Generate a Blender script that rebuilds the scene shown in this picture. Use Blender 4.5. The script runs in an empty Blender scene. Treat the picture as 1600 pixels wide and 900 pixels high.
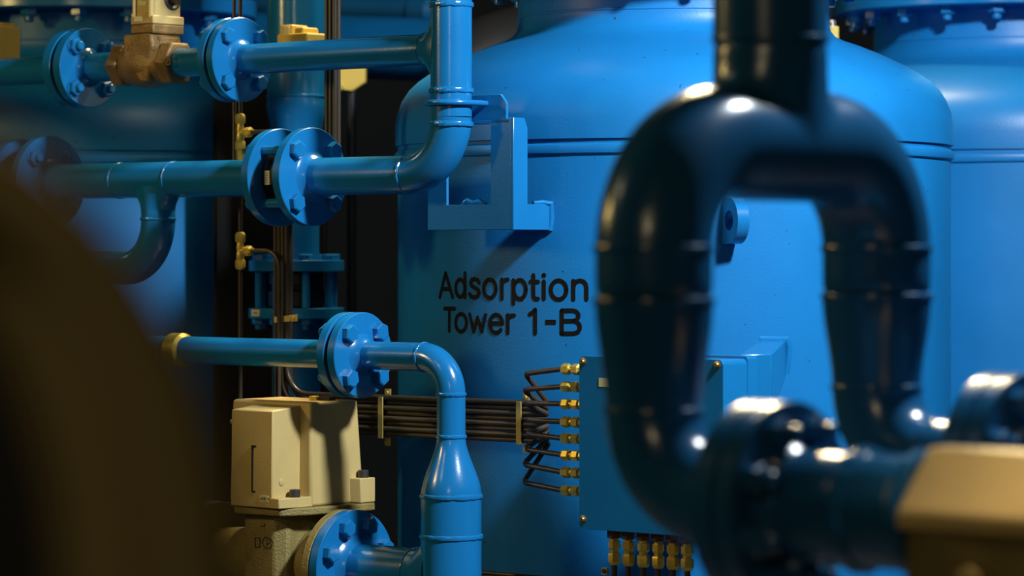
import bpy, math, random
from mathutils import Vector, Matrix, noise
from mathutils.geometry import tessellate_polygon
random.seed(4)
SC = bpy.context.scene
COL = SC.collection
PI = math.pi
R = math.radians

# ------------------------------------------------------------------ camera, light, exposure
FPX = 5000.0                       # focal length in pixels of the 1600 px wide frame
CAMZ, HOR = 1.5, 390.0             # camera height, image row of the horizon
cam_d = bpy.data.cameras.new('camera')
cam_d.sensor_width = 36.0
cam_d.lens = FPX / 1600 * 36
cam_d.shift_y = -(450 - HOR) / 1600
cam_d.clip_start, cam_d.clip_end = 0.05, 60
cam_d.dof.use_dof = True
cam_d.dof.focus_distance = 5.5
cam_d.dof.aperture_fstop = 3.9
cam = bpy.data.objects.new('camera', cam_d)
COL.objects.link(cam)
cam.location = (0, 0, CAMZ)
cam.rotation_euler = (PI/2, 0, 0)
SC.camera = cam

W = bpy.data.worlds.new('world')
SC.world = W
W.use_nodes = True
W.node_tree.nodes['Background'].inputs[0].default_value = (0.35, 0.5, 0.9, 1)
W.node_tree.nodes['Background'].inputs[1].default_value = 0.010


def area(name, loc, target, power, color, sx, sy=None, spread=180):
    d = bpy.data.lights.new(name, 'AREA')
    d.energy, d.color = power, color
    d.shape = 'RECTANGLE' if sy else 'DISK'
    d.size = sx
    if sy: d.size_y = sy
    d.spread = R(spread)
    o = bpy.data.objects.new(name, d)
    COL.objects.link(o)
    o.location = loc
    o.rotation_euler = (Vector(target) - Vector(loc)).to_track_quat('-Z', 'Y').to_euler()
    return o


area('key_lamp', (1.22, 4.08, 2.92), (0.25, 5.6, 1.5), 96, (0.87, 0.96, 1.0), 0.24)
area('left_lamp', (-2.9, 4.75, 2.42), (-0.2, 5.6, 1.55), 17, (1.0, 0.72, 0.24), 0.22, 0.35)
area('side_lamp', (-2.0, 3.7, 2.75), (0.0, 5.5, 1.5), 2.2, (1.0, 0.88, 0.62), 0.2)
area('front_fill', (-1.0, -0.4, 2.6), (-0.1, 2.5, 1.4), 8, (1.0, 0.80, 0.45), 0.3)  # added warm fill that brightens the foreground hoses and U pipe
area('ceiling_lamp', (0.30, 6.70, 3.50), (0.3, 4.9, 1.2), 40, (1.0, 0.82, 0.48), 0.35, None, 84)
area('housing_fill', (1.25, 2.30, 3.3), (0.82, 2.82, 1.28), 3.2, (1.0, 0.80, 0.58), 0.25, None, 26)  # added narrow fill that brightens the tan valve housing

SC.view_settings.view_transform = 'Standard'
SC.view_settings.look = 'None'
SC.view_settings.gamma = 1.0
SC.view_settings.use_curve_mapping = False
SC.view_settings.exposure = 0.0

# ------------------------------------------------------------------ plant frame: u along the pipe runs, v across them
A40 = R(40)
UU = Vector((math.cos(A40), -math.sin(A40), 0))
VV = Vector((math.sin(A40), math.cos(A40), 0))
ZZ = Vector((0, 0, 1))
TC = Vector((0.302, 6.0, 0))       # axis of the middle tower
TR = 0.516


def world(u, v, z): return TC + UU*u + VV*v + ZZ*z


def at(px, v, z=0.0):
    """point of the vertical plane v that projects to image column px"""
    p = (px - 800) / FPX
    y = (v + TC.x*VV.x + TC.y*VV.y) / (VV.x*p + VV.y)
    return Vector((p*y, y, z))


def zat(py, depth): return CAMZ + (HOR - py) / FPX * depth


def atz(px, py, v):
    q = at(px, v)
    q.z = zat(py, q.y)
    return q


def dp(px, py, depth): return Vector(((px-800)/FPX*depth, depth, zat(py, depth)))


# ------------------------------------------------------------------ materials
MATS = {}


def mat(name, col, rough=0.4, metal=0.0, bump=0.0, bscale=200, var=0.0, vscale=6, rvar=0.0, spec=0.5, speck=None):
    m = bpy.data.materials.new(name)
    m.use_nodes = True
    nt = m.node_tree
    b = nt.nodes['Principled BSDF']
    b.inputs['Base Color'].default_value = (*col, 1)
    b.inputs['Roughness'].default_value = rough
    b.inputs['Metallic'].default_value = metal
    b.inputs['Specular IOR Level'].default_value = spec
    tc = nt.nodes.new('ShaderNodeTexCoord')
    if var or rvar:
        n = nt.nodes.new('ShaderNodeTexNoise')
        n.inputs['Scale'].default_value = vscale
        n.inputs['Detail'].default_value = 6
        nt.links.new(tc.outputs['Object'], n.inputs['Vector'])
        if var:
            r = nt.nodes.new('ShaderNodeValToRGB')
            r.color_ramp.elements[0].position, r.color_ramp.elements[1].position = 0.3, 0.7
            r.color_ramp.elements[0].color = (*[c*(1-var) for c in col], 1)
            r.color_ramp.elements[1].color = (*[min(1, c*(1+var)) for c in col], 1)
            nt.links.new(n.outputs['Fac'], r.inputs['Fac'])
            out = r.outputs['Color']
            if speck:
                n2 = nt.nodes.new('ShaderNodeTexNoise')
                n2.inputs['Scale'].default_value = speck[1]
                n2.inputs['Detail'].default_value = 2
                nt.links.new(tc.outputs['Object'], n2.inputs['Vector'])
                r2 = nt.nodes.new('ShaderNodeValToRGB')
                r2.color_ramp.elements[0].position, r2.color_ramp.elements[1].position = speck[2], speck[2]+0.02
                r2.color_ramp.elements[0].color = (0, 0, 0, 1)
                r2.color_ramp.elements[1].color = (1, 1, 1, 1)
                nt.links.new(n2.outputs['Fac'], r2.inputs['Fac'])
                mx = nt.nodes.new('ShaderNodeMixRGB')
                mx.inputs[2].default_value = (*speck[0], 1)
                nt.links.new(r2.outputs['Color'], mx.inputs[0])
                nt.links.new(out, mx.inputs[1])
                out = mx.outputs[0]
            nt.links.new(out, b.inputs['Base Color'])
        if rvar:
            mr = nt.nodes.new('ShaderNodeMapRange')
            mr.inputs[3].default_value, mr.inputs[4].default_value = rough - rvar, rough + rvar
            nt.links.new(n.outputs['Fac'], mr.inputs[0])
            nt.links.new(mr.outputs[0], b.inputs['Roughness'])
    if bump:
        n = nt.nodes.new('ShaderNodeTexNoise')
        n.inputs['Scale'].default_value = bscale
        n.inputs['Detail'].default_value = 3
        nt.links.new(tc.outputs['Object'], n.inputs['Vector'])
        bp = nt.nodes.new('ShaderNodeBump')
        bp.inputs['Strength'].default_value = bump
        bp.inputs['Distance'].default_value = 0.002
        nt.links.new(n.outputs['Fac'], bp.inputs['Height'])
        nt.links.new(bp.outputs['Normal'], b.inputs['Normal'])
    MATS[name] = m
    return m


BLUE = mat('blue_enamel', (0.008, 0.175, 0.46), 0.205, spec=0.75, bump=0.06, bscale=260, var=0.10, vscale=5, rvar=0.05)
TBLUE = mat('blue_tower_enamel', (0.007, 0.180, 0.49), 0.40, spec=0.36, bump=0.12, bscale=240, var=0.10, vscale=4, rvar=0.06,
            speck=((0.03, 0.03, 0.03), 90, 0.74))
SHADED_BLUE = mat('shaded_blue_enamel', (0.012, 0.120, 0.30), 0.24, spec=0.7, bump=0.05, bscale=200, var=0.10, rvar=0.05)  # same blue enamel darkened: shade put into the colour
BLACK = mat('black_lettering', (0.006, 0.005, 0.005), 0.55, bump=0.05, spec=0.2)
BLACKP = mat('black_wafer', (0.010, 0.012, 0.016), 0.45, bump=0.1)
GAP_SHADE = mat('gap_shade_black', (0.0035, 0.0035, 0.004), 0.6, bump=0.1, spec=0.2)  # near-black standing in for shade in the gap by the left tower
TUBE = mat('dark_brown_tube', (0.060, 0.042, 0.027), 0.36, bump=0.05, var=0.15, vscale=20)
BRASS = mat('brass', (0.78, 0.58, 0.12), 0.42, metal=0.7, bump=0.05, var=0.15, vscale=60)
STRAP = mat('brass_strap', (0.62, 0.48, 0.16), 0.42, metal=0.55, bump=0.1, bscale=300, var=0.1, vscale=40)
BRONZE = mat('cast_bronze', (0.27, 0.165, 0.06), 0.5, metal=0.35, bump=0.7, bscale=330, var=0.28, vscale=35)
CREAM = mat('cream_paint', (0.62, 0.455, 0.18), 0.45, bump=0.12, bscale=300, var=0.06, vscale=12)
CAST = mat('khaki_casting', (0.27, 0.205, 0.065), 0.55, bump=0.9, bscale=260, var=0.15, vscale=30)
STEEL = mat('zinc_steel', (0.50, 0.50, 0.52), 0.35, metal=0.8, bump=0.1)
DSTEEL = mat('dark_steel', (0.10, 0.09, 0.08), 0.4, metal=0.6, bump=0.1)
LABEL = mat('cream_sticker', (0.80, 0.74, 0.42), 0.5, bump=0.02)
INK = mat('sticker_ink', (0.16, 0.14, 0.05), 0.6, bump=0.02)
YELLOW = mat('yellow_paint', (0.75, 0.52, 0.10), 0.45, bump=0.1)
RUST = mat('rust_nut', (0.14, 0.06, 0.03), 0.5, metal=0.4, bump=0.3)
RUBBER = mat('olive_rubber', (0.16, 0.122, 0.044), 0.6, bump=0.2, bscale=60)
GOLD = mat('dark_gold_screw', (0.30, 0.20, 0.07), 0.4, metal=0.7, bump=0.1)
DARKP = mat('dark_grey_paint', (0.022, 0.020, 0.020), 0.45, bump=0.08)
CONC = mat('dark_concrete', (0.055, 0.055, 0.06), 0.8, bump=0.3, bscale=30, var=0.2, vscale=3)
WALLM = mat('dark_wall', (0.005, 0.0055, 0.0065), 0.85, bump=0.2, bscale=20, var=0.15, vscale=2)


# ------------------------------------------------------------------ mesh builder
def frame(o, z, xh=None):
    z = Vector(z).normalized()
    if xh is None:
        xh = ZZ if abs(z.z) < 0.9 else Vector((1, 0, 0))
    x = Vector(xh) - z * Vector(xh).dot(z)
    x.normalize()
    y = z.cross(x)
    m = Matrix((x, y, z)).transposed().to_4x4()
    m.translation = Vector(o)
    return m


class MB:
    def __init__(s): s.v, s.f = [], []

    def add(s, vs, fs):
        k = len(s.v)
        s.v += [Vector(a) for a in vs]
        s.f += [tuple(i+k for i in f) for f in fs]
        return s

    def rings(s, rings, closed=True, cap0=True, cap1=True):
        n = len(rings[0])
        vs = [p for r in rings for p in r]
        fs = []
        for i in range(len(rings)-1):
            for j in range(n):
                a, b = i*n+j, i*n+(j+1) % n
                fs.append((a, b, b+n, a+n))
        if cap0: fs.append(tuple(reversed(range(n))))
        if cap1: fs.append(tuple(range((len(rings)-1)*n, len(rings)*n)))
        return s.add(vs, fs)

    def lathe(s, M, prof, seg=48, cap0=True, cap1=True, ph=0.0):
        """prof: (radius, height) pairs from bottom to top about M's z axis"""
        rs = []
        for r, h in prof:
            r = max(r, 1e-5)
            rs.append([M @ Vector((r*math.cos(ph+2*PI*j/seg), r*math.sin(ph+2*PI*j/seg), h)) for j in range(seg)])
        return s.rings(rs, True, cap0, cap1)

    def tube(s, pts, rad, seg=24, caps=True, xh=None):
        """rad: number, list of numbers, or list of (a, b) half axes (a along the frame's x)"""
        pts = [Vector(p) for p in pts]
        if isinstance(rad, (int, float)): rad = [rad]*len(pts)
        keep = [i for i in range(len(pts)) if i == 0 or (pts[i]-pts[i-1]).length > 1e-6]
        pts, rad = [pts[i] for i in keep], [rad[i] for i in keep]
        n = len(pts)
        ts = []
        for i in range(n):
            a = (pts[i]-pts[i-1]).normalized() if i else None
            b = (pts[i+1]-pts[i]).normalized() if i < n-1 else None
            t = (a+b) if a and b else (a or b)
            ts.append(t.normalized())
        if xh is None: xh = ZZ if abs(ts[0].z) < 0.9 else UU
        x = Vector(xh)
        rs = []
        for i in range(n):
            x = x - ts[i]*x.dot(ts[i])
            x.normalize()
            y = ts[i].cross(x)
            ra, rb = rad[i] if isinstance(rad[i], tuple) else (rad[i], rad[i])
            rs.append([pts[i] + x*(ra*math.cos(2*PI*j/seg)) + y*(rb*math.sin(2*PI*j/seg)) for j in range(seg)])
        return s.rings(rs, True, caps, caps)

    def box(s, M, hx, hy, z0, z1, tx=1.0, ty=1.0):
        vs = []
        for z, kx, ky in ((z0, 1, 1), (z1, tx, ty)):
            for a, b in ((-1, -1), (1, -1), (1, 1), (-1, 1)):
                vs.append(M @ Vector((a*hx*kx, b*hy*ky, z)))
        return s.add(vs, [(3, 2, 1, 0), (4, 5, 6, 7), (0, 1, 5, 4), (1, 2, 6, 5), (2, 3, 7, 6), (3, 0, 4, 7)])

    def prism(s, M, loops, z0, z1):
        """extrude a polygon (first loop, counter-clockwise) with holes (other loops) from z0 to z1"""
        flat = [Vector((p[0], p[1], 0)) for l in loops for p in l]
        tris = tessellate_polygon([[Vector((p[0], p[1], 0)) for p in l] for l in loops])
        n = len(flat)
        vs = [M @ Vector((p.x, p.y, z0)) for p in flat] + [M @ Vector((p.x, p.y, z1)) for p in flat]
        fs = []
        for t in tris:
            a, b, c = (flat[i] for i in t)
            t = tuple(t) if (b-a).cross(c-a).z > 0 else tuple(reversed(t))
            fs.append(tuple(reversed(t)))
            fs.append(tuple(i+n for i in t))
        k = 0
        for l in loops:
            m = len(l)
            ar = sum(l[i][0]*l[(i+1) % m][1]-l[(i+1) % m][0]*l[i][1] for i in range(m))
            hole = l is not loops[0]
            for i in range(m):
                a, b = k+i, k+(i+1) % m
                q = (a, b, b+n, a+n)
                fs.append(q if (ar > 0) != hole else tuple(reversed(q)))
            k += m
        return s.add(vs, fs)

    def bead(s, M, r, b, seg=72, lump=0.18):
        """a weld bead: a lumpy ring of section radius b round a pipe of radius r (axis M.z)"""
        rs = []
        for j in range(seg):
            a = 2*PI*j/seg
            k = b*(1+lump*noise.noise(Vector((math.cos(a)*5, math.sin(a)*5, M.translation.z*9 + M.translation.x*7))) * 2)
            ring = []
            for i in range(8):
                t = 2*PI*i/8
                rr = r + k*0.75*math.cos(t)
                ring.append(M @ Vector((rr*math.cos(a), rr*math.sin(a), k*1.15*math.sin(t))))
            rs.append(ring)
        rs.append(rs[0])
        return s.rings(rs, True, False, False)

    def strokes(s, lines, w, fmap, capn=10, square=False):
        """round-ended ribbons for polylines given in a 2D plane; fmap maps 2D points into space"""
        for ln in lines:
            for i, p in enumerate(ln):
                if not square:
                    c = [fmap(p[0]+w/2*math.cos(2*PI*k/capn), p[1]+w/2*math.sin(2*PI*k/capn)) for k in range(capn)]
                    s.add(c, [tuple(range(capn))])
                if i:
                    q = ln[i-1]
                    d = Vector((p[0]-q[0], p[1]-q[1]))
                    L = d.length
                    if L < 1e-7: continue
                    d /= L
                    nx, ny = -d.y*w/2, d.x*w/2
                    m = max(1, int(L/0.008))
                    for k in range(m):
                        a, b = k/m, (k+1)/m
                        A = (q[0]+(p[0]-q[0])*a, q[1]+(p[1]-q[1])*a)
                        B = (q[0]+(p[0]-q[0])*b, q[1]+(p[1]-q[1])*b)
                        s.add([fmap(A[0]-nx, A[1]-ny), fmap(B[0]-nx, B[1]-ny), fmap(B[0]+nx, B[1]+ny), fmap(A[0]+nx, A[1]+ny)], [(0, 1, 2, 3)])
        return s

    def mesh(s, name, m, org=Vector((0, 0, 0)), ang=32):
        me = bpy.data.meshes.new(name)
        me.from_pydata([tuple(v-org) for v in s.v], [], s.f)
        me.validate()
        me.materials.append(m)
        me.shade_smooth()
        me.set_sharp_from_angle(angle=R(ang))
        return me


def base_of(o):
    p = Vector((0, 0, 0))
    while o is not None:
        p += o.location
        o = o.parent
    return p


def part(name, mb, m, parent, bevel=0.0, ang=32, label=None):
    o = bpy.data.objects.new(name, mb.mesh(name, m, base_of(parent), ang))
    COL.objects.link(o)
    o.parent = parent
    if label: o['label'] = label
    if bevel: add_bevel(o, bevel)
    return o


def add_bevel(o, w, seg=2):
    b = o.modifiers.new('bevel', 'BEVEL')
    b.width, b.segments, b.limit_method, b.angle_limit = w, seg, 'ANGLE', R(40)
    b.harden_normals = False


def tag(o, label, cat, group=None):
    o['label'], o['category'] = label, cat
    if group: o['group'] = group
    return o


def thing(name, label, cat, loc, group=None):
    o = bpy.data.objects.new(name, None)
    o.empty_display_size = 0.05
    COL.objects.link(o)
    o.location = loc
    return tag(o, label, cat, group)


def solo(name, mb, m, label, cat, group=None, bevel=0.0, ang=32):
    lo = Vector((min(v.x for v in mb.v), min(v.y for v in mb.v), min(v.z for v in mb.v)))
    hi = Vector((max(v.x for v in mb.v), max(v.y for v in mb.v), max(v.z for v in mb.v)))
    org = Vector(((lo.x+hi.x)/2, (lo.y+hi.y)/2, lo.z))
    o = bpy.data.objects.new(name, mb.mesh(name, m, org, ang))
    COL.objects.link(o)
    o.location = org
    if bevel: add_bevel(o, bevel)
    return tag(o, label, cat, group)


def struct(name, mb, m):
    o = bpy.data.objects.new(name, mb.mesh(name, m))
    COL.objects.link(o)
    o['kind'] = 'structure'
    return o


def inst(name, me, M, parent, bevel=0.0, label=None):
    """an object sharing mesh me, placed by world matrix M under parent"""
    o = bpy.data.objects.new(name, me)
    COL.objects.link(o)
    o.parent = parent
    o.matrix_basis = Matrix.Translation(-base_of(parent)) @ M
    if label: o['label'] = label
    return o


def copy_tree(o, parent=None, off=Vector((0, 0, 0))):
    c = o.copy()
    COL.objects.link(c)
    c.parent = parent
    if parent is None: c.location = o.location + off
    for ch in list(o.children):
        copy_tree(ch, c)
    return c


def round_path(pts, rad, n=10):
    pts = [Vector(p) for p in pts]
    out = [pts[0]]
    for i in range(1, len(pts)-1):
        r = rad[i-1] if isinstance(rad, (list, tuple)) else rad
        a, b, c = pts[i-1], pts[i], pts[i+1]
        d1, d2 = (a-b).normalized(), (c-b).normalized()
        th = d1.angle(d2)
        if th > PI-1e-3:
            out.append(b)
            continue
        t = r/math.tan(th/2)
        ctr = b + (d1+d2).normalized()*(r/math.sin(th/2))
        e1, e2 = (b+d1*t-ctr).normalized(), (b+d2*t-ctr).normalized()
        tot = PI-th
        for k in range(n+1):
            f = k/n
            p = (e1*math.sin((1-f)*tot) + e2*math.sin(f*tot))/math.sin(tot)
            out.append(ctr + p*r)
    out.append(pts[-1])
    return out


def ell(cx, cy, rx, ry, a0=0, a1=360, n=28):
    return [(cx+rx*math.cos(R(a0+(a1-a0)*k/n)), cy+ry*math.sin(R(a0+(a1-a0)*k/n))) for k in range(n+1)]


_bolts = {}


def bolt_mesh(a, h, m, stud=0.0, wash=False, studlen=0.0):
    """hexagon head (or nut with a stud end) standing on its base plane along z; a = half across corners"""
    key = (round(a, 5), round(h, 5), m.name, round(stud, 5), wash, round(studlen, 5))
    if key not in _bolts:
        b = MB()
        b.lathe(Matrix(), [(a, 0), (a, h*0.84), (a*0.84, h)], 6)
        if stud: b.lathe(Matrix(), [(stud, h*0.9), (stud, h+studlen*0.8), (stud*0.75, h+studlen)], 16)
        if wash: b.lathe(Matrix(), [(a*1.12, -0.0005), (a*1.12, 0.0022)], 24)
        _bolts[key] = b.mesh('bolt', m)
    return _bolts[key]


def flange(parent, c, ax, rad, th, rp, n, phase, m=None, bolt=None, br=0.74, hub=0.010, name='flange'):
    """disc with its outer face centred at c, ax pointing out of that face; bolt = (mesh, name) set on the face"""
    m = m or BLUE
    M = frame(c, ax)
    b = MB()
    b.lathe(M, [(rp*0.9, -th), (rad-0.0012, -th), (rad, -th+0.0012), (rad, -0.0012), (rad-0.0012, 0),
                (rp+hub, 0), (rp+hub*0.45, hub*0.35), (rp+0.0004, hub)], 72)
    o = part(name, b, m, parent)
    if bolt:
        for k in range(n):
            a = phase + 2*PI*k/n
            Mb = M @ Matrix.Translation((rad*br*math.cos(a), rad*br*math.sin(a), 0)) @ Matrix.Rotation(random.uniform(-.25, .25), 4, 'Z')
            inst(bolt[1], bolt[0], Mb, o)
    return o


def pipe(parent, pts, r, m=None, name='pipe', seg=40, label=None):
    return part(name, MB().tube(pts, r, seg), m or BLUE, parent, label=label)


def weld(parent, c, ax, r, b=0.0028, m=None):
    return part('weld_bead', MB().bead(frame(c, ax), r, b), m or BLUE, parent)


# ------------------------------------------------------------------ the room
X0, X1, Y0, Y1, ZH = -4.2, 4.6, -1.2, 10.6, 3.7
f = MB().box(Matrix(), 1, 1, -0.1, 0.0)
f.v = [Vector((X0 if v.x < 0 else X1, Y0 if v.y < 0 else Y1, v.z)) for v in f.v]
struct('floor', f, CONC)
f = MB().box(Matrix(), 1, 1, ZH, ZH+0.1)
f.v = [Vector((X0 if v.x < 0 else X1, Y0 if v.y < 0 else Y1, v.z)) for v in f.v]
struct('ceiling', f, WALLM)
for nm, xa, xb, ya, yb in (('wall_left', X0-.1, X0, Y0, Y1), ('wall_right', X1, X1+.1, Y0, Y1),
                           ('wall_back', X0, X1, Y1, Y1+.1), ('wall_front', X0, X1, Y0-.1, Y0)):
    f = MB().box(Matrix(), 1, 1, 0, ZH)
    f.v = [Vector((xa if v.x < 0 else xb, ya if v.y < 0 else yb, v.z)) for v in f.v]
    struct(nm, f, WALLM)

# added out of view to shade the left tower: duct under the ceiling
d_ = thing('shade_blocker', 'unseen added grey shade duct dropping from the ceiling above the riser pipe', 'blocker', (-0.16, 5.74, 2.10))
Md = Matrix.Translation((-0.16, 5.745, 0))
part('blocker', MB().box(Md, 0.19, 0.09, 2.11, ZH), STEEL, d_, 0.003)
part('collar', MB().box(Md, 0.20, 0.10, 2.10, 2.13), STEEL, d_, 0.002)

# ------------------------------------------------------------------ towers
DOME = [(0.5205, 1.692), (0.5205, 1.728), (0.517, 1.752), (0.508, 1.776), (0.495, 1.796), (0.478, 1.812), (0.455, 1.828),
        (0.425, 1.844), (0.390, 1.8605), (0.350, 1.8765), (0.322, 1.886), (0.304, 1.895), (0.294, 1.907), (0.290, 1.925), (0.290, 1.995)]


def tower(c, label, dz=0.0):
    t = thing('adsorption_tower', label, 'tower', (c.x, c.y, 0), 'blue adsorption towers')
    M = Matrix.Translation((c.x, c.y, dz))
    b = MB().lathe(M, [(TR, -dz), (TR, 1.70)], 144)
    part('shell', b, TBLUE, t)
    b = MB().lathe(M, [(0.5155, 1.692)] + DOME, 144, False)
    part('dome', b, TBLUE, t)
    part('weld_ring', MB().bead(Matrix.Translation((c.x, c.y, 1.674+dz)), TR, 0.0085, 220, 0.10), TBLUE, t)
    part('neck_seam', MB().bead(Matrix.Translation((c.x, c.y, 1.932+dz)), 0.290, 0.002, 120, 0.1), TBLUE, t)
    fl = part('manway_flange', MB().lathe(M, [(0.289, 1.995), (0.373, 1.995), (0.376, 1.998), (0.376, 2.032), (0.373, 2.035), (0.30, 2.035)], 120), BLUE, t)
    part('manway_lid', MB().lathe(M, [(0.30, 2.038), (0.373, 2.038), (0.376, 2.041), (0.376, 2.075), (0.373, 2.078)], 120), BLUE, t)
    me = bolt_mesh(0.0185, 0.017, BLUE, 0.010, False, 0.013)
    for k in range(20):
        a = 2*PI*k/20 + 0.09
        Mb = Matrix.Translation((c.x+0.335*math.cos(a), c.y+0.335*math.sin(a), 1.995+dz)) @ Matrix.Rotation(PI, 4, 'X') @ Matrix.Rotation(random.uniform(0, 1), 4, 'Z')
        inst('bolt', me, Mb, fl)
    return t


t_mid = tower(TC, 'middle blue tower lettered Adsorption Tower 1-B behind the inverted U pipe')
CL = TC - UU*1.62
CR = TC + VV*1.2
tower(CL, 'shaded blue tower at the far left behind the brass valve and flanged pipes', 0.012)
tower(CR, 'blue tower farthest right, partly hidden behind the lettered middle tower', 0.010)


# lettering wrapped on the shell: strokes traced where the paint stands, then given a true width on the unrolled surface
def on_shell(px, py):
    d = Vector(((px-800)/FPX, 1.0, (HOR-py)/FPX))
    a = d.x**2+1
    bq = -2*(d.x*TC.x + TC.y)
    cq = TC.x**2+TC.y**2-TR**2
    s = (-bq-math.sqrt(bq*bq-4*a*cq))/(2*a)
    p = d*s
    return (math.atan2(p.x-TC.x, TC.y-p.y)*TR, CAMZ+p.z)


def shell_map(s, z):
    th = s/TR
    r = TR+0.0007
    return Vector((TC.x+r*math.sin(th), TC.y-r*math.cos(th), z))


def L(pts): return [on_shell(660+x/5, 400+y/5) for x, y in pts]


TXT = [
    [(182, 134), (137, 322)], [(182, 134), (238, 322)], [(158, 258), (218, 258)],
    ell(297, 252, 36, 68), [(334, 134), (334, 322)],
    [(442, 208), (430, 187), (408, 180), (386, 187), (377, 208), (384, 230), (408, 248), (434, 264), (443, 288), (434, 314), (408, 325), (384, 319), (370, 298)],
    ell(528, 256, 48, 72),
    [(622, 184), (622, 335)], [(622, 225), (632, 200), (650, 187), (668, 184)],
    [(712, 190), (712, 372)], ell(762, 262, 48, 74),
    [(868, 150), (868, 305), (872, 325), (886, 337), (905, 335)], [(845, 202), (905, 202)],
    [(950, 200), (950, 335)],
    ell(1065, 266, 61, 74),
    [(1180, 195), (1180, 340)], [(1180, 250), (1186, 222), (1205, 200), (1232, 192), (1260, 200), (1277, 222), (1282, 250), (1282, 340)],
    [(175, 411), (252, 412)], [(212, 412), (210, 585)],
    ell(303, 522, 42, 69),
    [(370, 457), (402, 592), (432, 482), (464, 592), (494, 462)],
    [(532, 527), (624, 527)] + ell(577, 530, 49, 71, 0, -318, 26),
    [(668, 462), (668, 602)], [(668, 503), (678, 480), (697, 466), (718, 465)],
    [(882, 420), (882, 605)], [(882, 420), (862, 442), (840, 456)],
    [(1090, 427), (1090, 606)],
    [(1090, 427), (1180, 427), (1205, 436), (1219, 455), (1219, 478), (1206, 499), (1182, 508), (1090, 508)],
    [(1182, 508), (1211, 517), (1229, 540), (1230, 570), (1215, 596), (1182, 606), (1090, 606)],
]
mb = MB().strokes([L(l) for l in TXT], 0.0078, shell_map)
mb.strokes([L([(950, 151), (950.5, 151)])], 0.0088, shell_map)
mb.strokes([L([(962, 517), (1044, 517)])], 0.0085, shell_map, square=True)
part('lettering', mb, BLACK, t_mid, label='black rounded lettering reading Adsorption Tower 1-B')

# lifting lug on the middle tower
q = dp(1139, 345, 5.5)
th = math.asin((q.x-TC.x)/TR)
rd = Vector((math.sin(th), -math.cos(th), 0))
tg = Vector((math.cos(th), math.sin(th), 0))
q = Vector((TC.x, TC.y, q.z)) + rd*TR
LM = frame(q, tg - rd*0.22, rd)       # x outward, y up/down, z along the shell
lug = [(-0.03, -0.040)] + [(0.022+0.040*math.cos(R(a)), 0.040*math.sin(R(a))) for a in range(-90, 91, 10)] + [(-0.03, 0.040)]
hole = [(0.024+0.017*math.cos(R(a)), 0.017*math.sin(R(a))) for a in range(0, 360, 15)]
part('lifting_lug', MB().prism(LM, [lug, hole], -0.012, 0.010), BLUE, t_mid, 0.0015)

# ------------------------------------------------------------------ run at the riser: upper branch, riser, elbow, lower run
V1 = -0.65
RS = at(705, V1)                       # riser axis
RR = 0.0357
Z2 = atz(500, 276, V1).z
Z1 = atz(520, 85.5, V1).z
r1, r2 = 0.0272, 0.0335
HEX = bolt_mesh(0.0165, 0.0125, BLUE)
HEXS = bolt_mesh(0.0150, 0.0115, BLUE)
NUTS = bolt_mesh(0.0160, 0.0125, BLUE, 0.0085, True, 0.010)

sp = thing('riser_pipe', 'blue riser pipe with tee and elbow, clamped to the bracket on the lettered tower', 'pipe', (RS.x, RS.y, Z2-0.05))
ELB = 0.098
p_top = Vector((RS.x, RS.y, ZH))
p_e0 = Vector((RS.x, RS.y, Z2+ELB))
corner = Vector((RS.x, RS.y, Z2))
p_e1 = corner - UU*ELB
pipe(sp, [p_top, p_e0], RR, name='vertical_pipe', seg=56)
arc = round_path([p_e0, corner, p_e1], ELB, 18)
part('elbow', MB().tube(arc, [RR + (r2-RR)*i/(len(arc)-1) for i in range(len(arc))], 56), BLUE, sp)
f2 = at(490, V1, Z2)
pipe(sp, [p_e1, f2], r2, name='horizontal_pipe', seg=56)
rad2 = 77*f2.y/FPX
flange(sp, f2, UU, rad2, 0.018, r2, 4, PI/4, bolt=(HEX, 'bolt'), br=0.76, hub=0.012)
# upper branch
f1 = at(379, V1, Z1)
sadd = [RS + ZZ*Z1 - UU*s for s in (RR*0.45, RR*0.7, RR*0.9, RR+0.003, RR+0.009, RR+0.016, RR+0.024)]
srad = [(r1+0.052, RR*0.93), (r1+0.038, RR*0.93), (r1+0.026, RR*0.91), (r1+0.015, RR*0.87), (r1+0.007, RR*0.83), (r1+0.002, RR*0.79), (r1, r1)]
part('tee_saddle', MB().tube(sadd, srad, 56, True, ZZ), BLUE, sp)
pipe(sp, [sadd[-1], f1], r1, name='branch_pipe', seg=56)
rad1 = 66*f1.y/FPX
flange(sp, f1, UU, rad1, 0.017, r1, 4, PI/4, bolt=(HEXS, 'bolt'), br=0.76)
for y in (5, 140, 193):
    weld(sp, Vector((RS.x, RS.y, zat(y, RS.y-RR))), ZZ, RR, 0.0044)
weld(sp, p_e1, UU, r2, 0.0030)
weld(sp, sadd[-1] + UU*0.001, UU, r1, 0.0022)

# flange gaskets
solo('flange_gasket', MB().lathe(frame(f1-UU*0.024, UU), [(r1, 0), (rad1*0.93, 0), (rad1*0.93, 0.007), (r1, 0.007)], 60, True, True), BLACKP,
     'thin black gasket squeezed between the flanges right of the brass valve', 'gasket')

# counter flange + stub towards the brass valve
fb = f1 - UU*0.024
st = thing('flanged_pipe_stub', 'short blue pipe stub between the brass valve and the flange pair to its right', 'pipe', (fb.x, fb.y, Z1-rad1))
pv1 = at(272, V1, Z1)
pipe(st, [fb - UU*0.016, pv1], r1*0.98, name='stub_pipe')
fo = flange(st, fb - UU*0.017, -UU, rad1, 0.017, r1, 4, PI/4, bolt=(NUTS, 'nut'), br=0.76)
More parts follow.
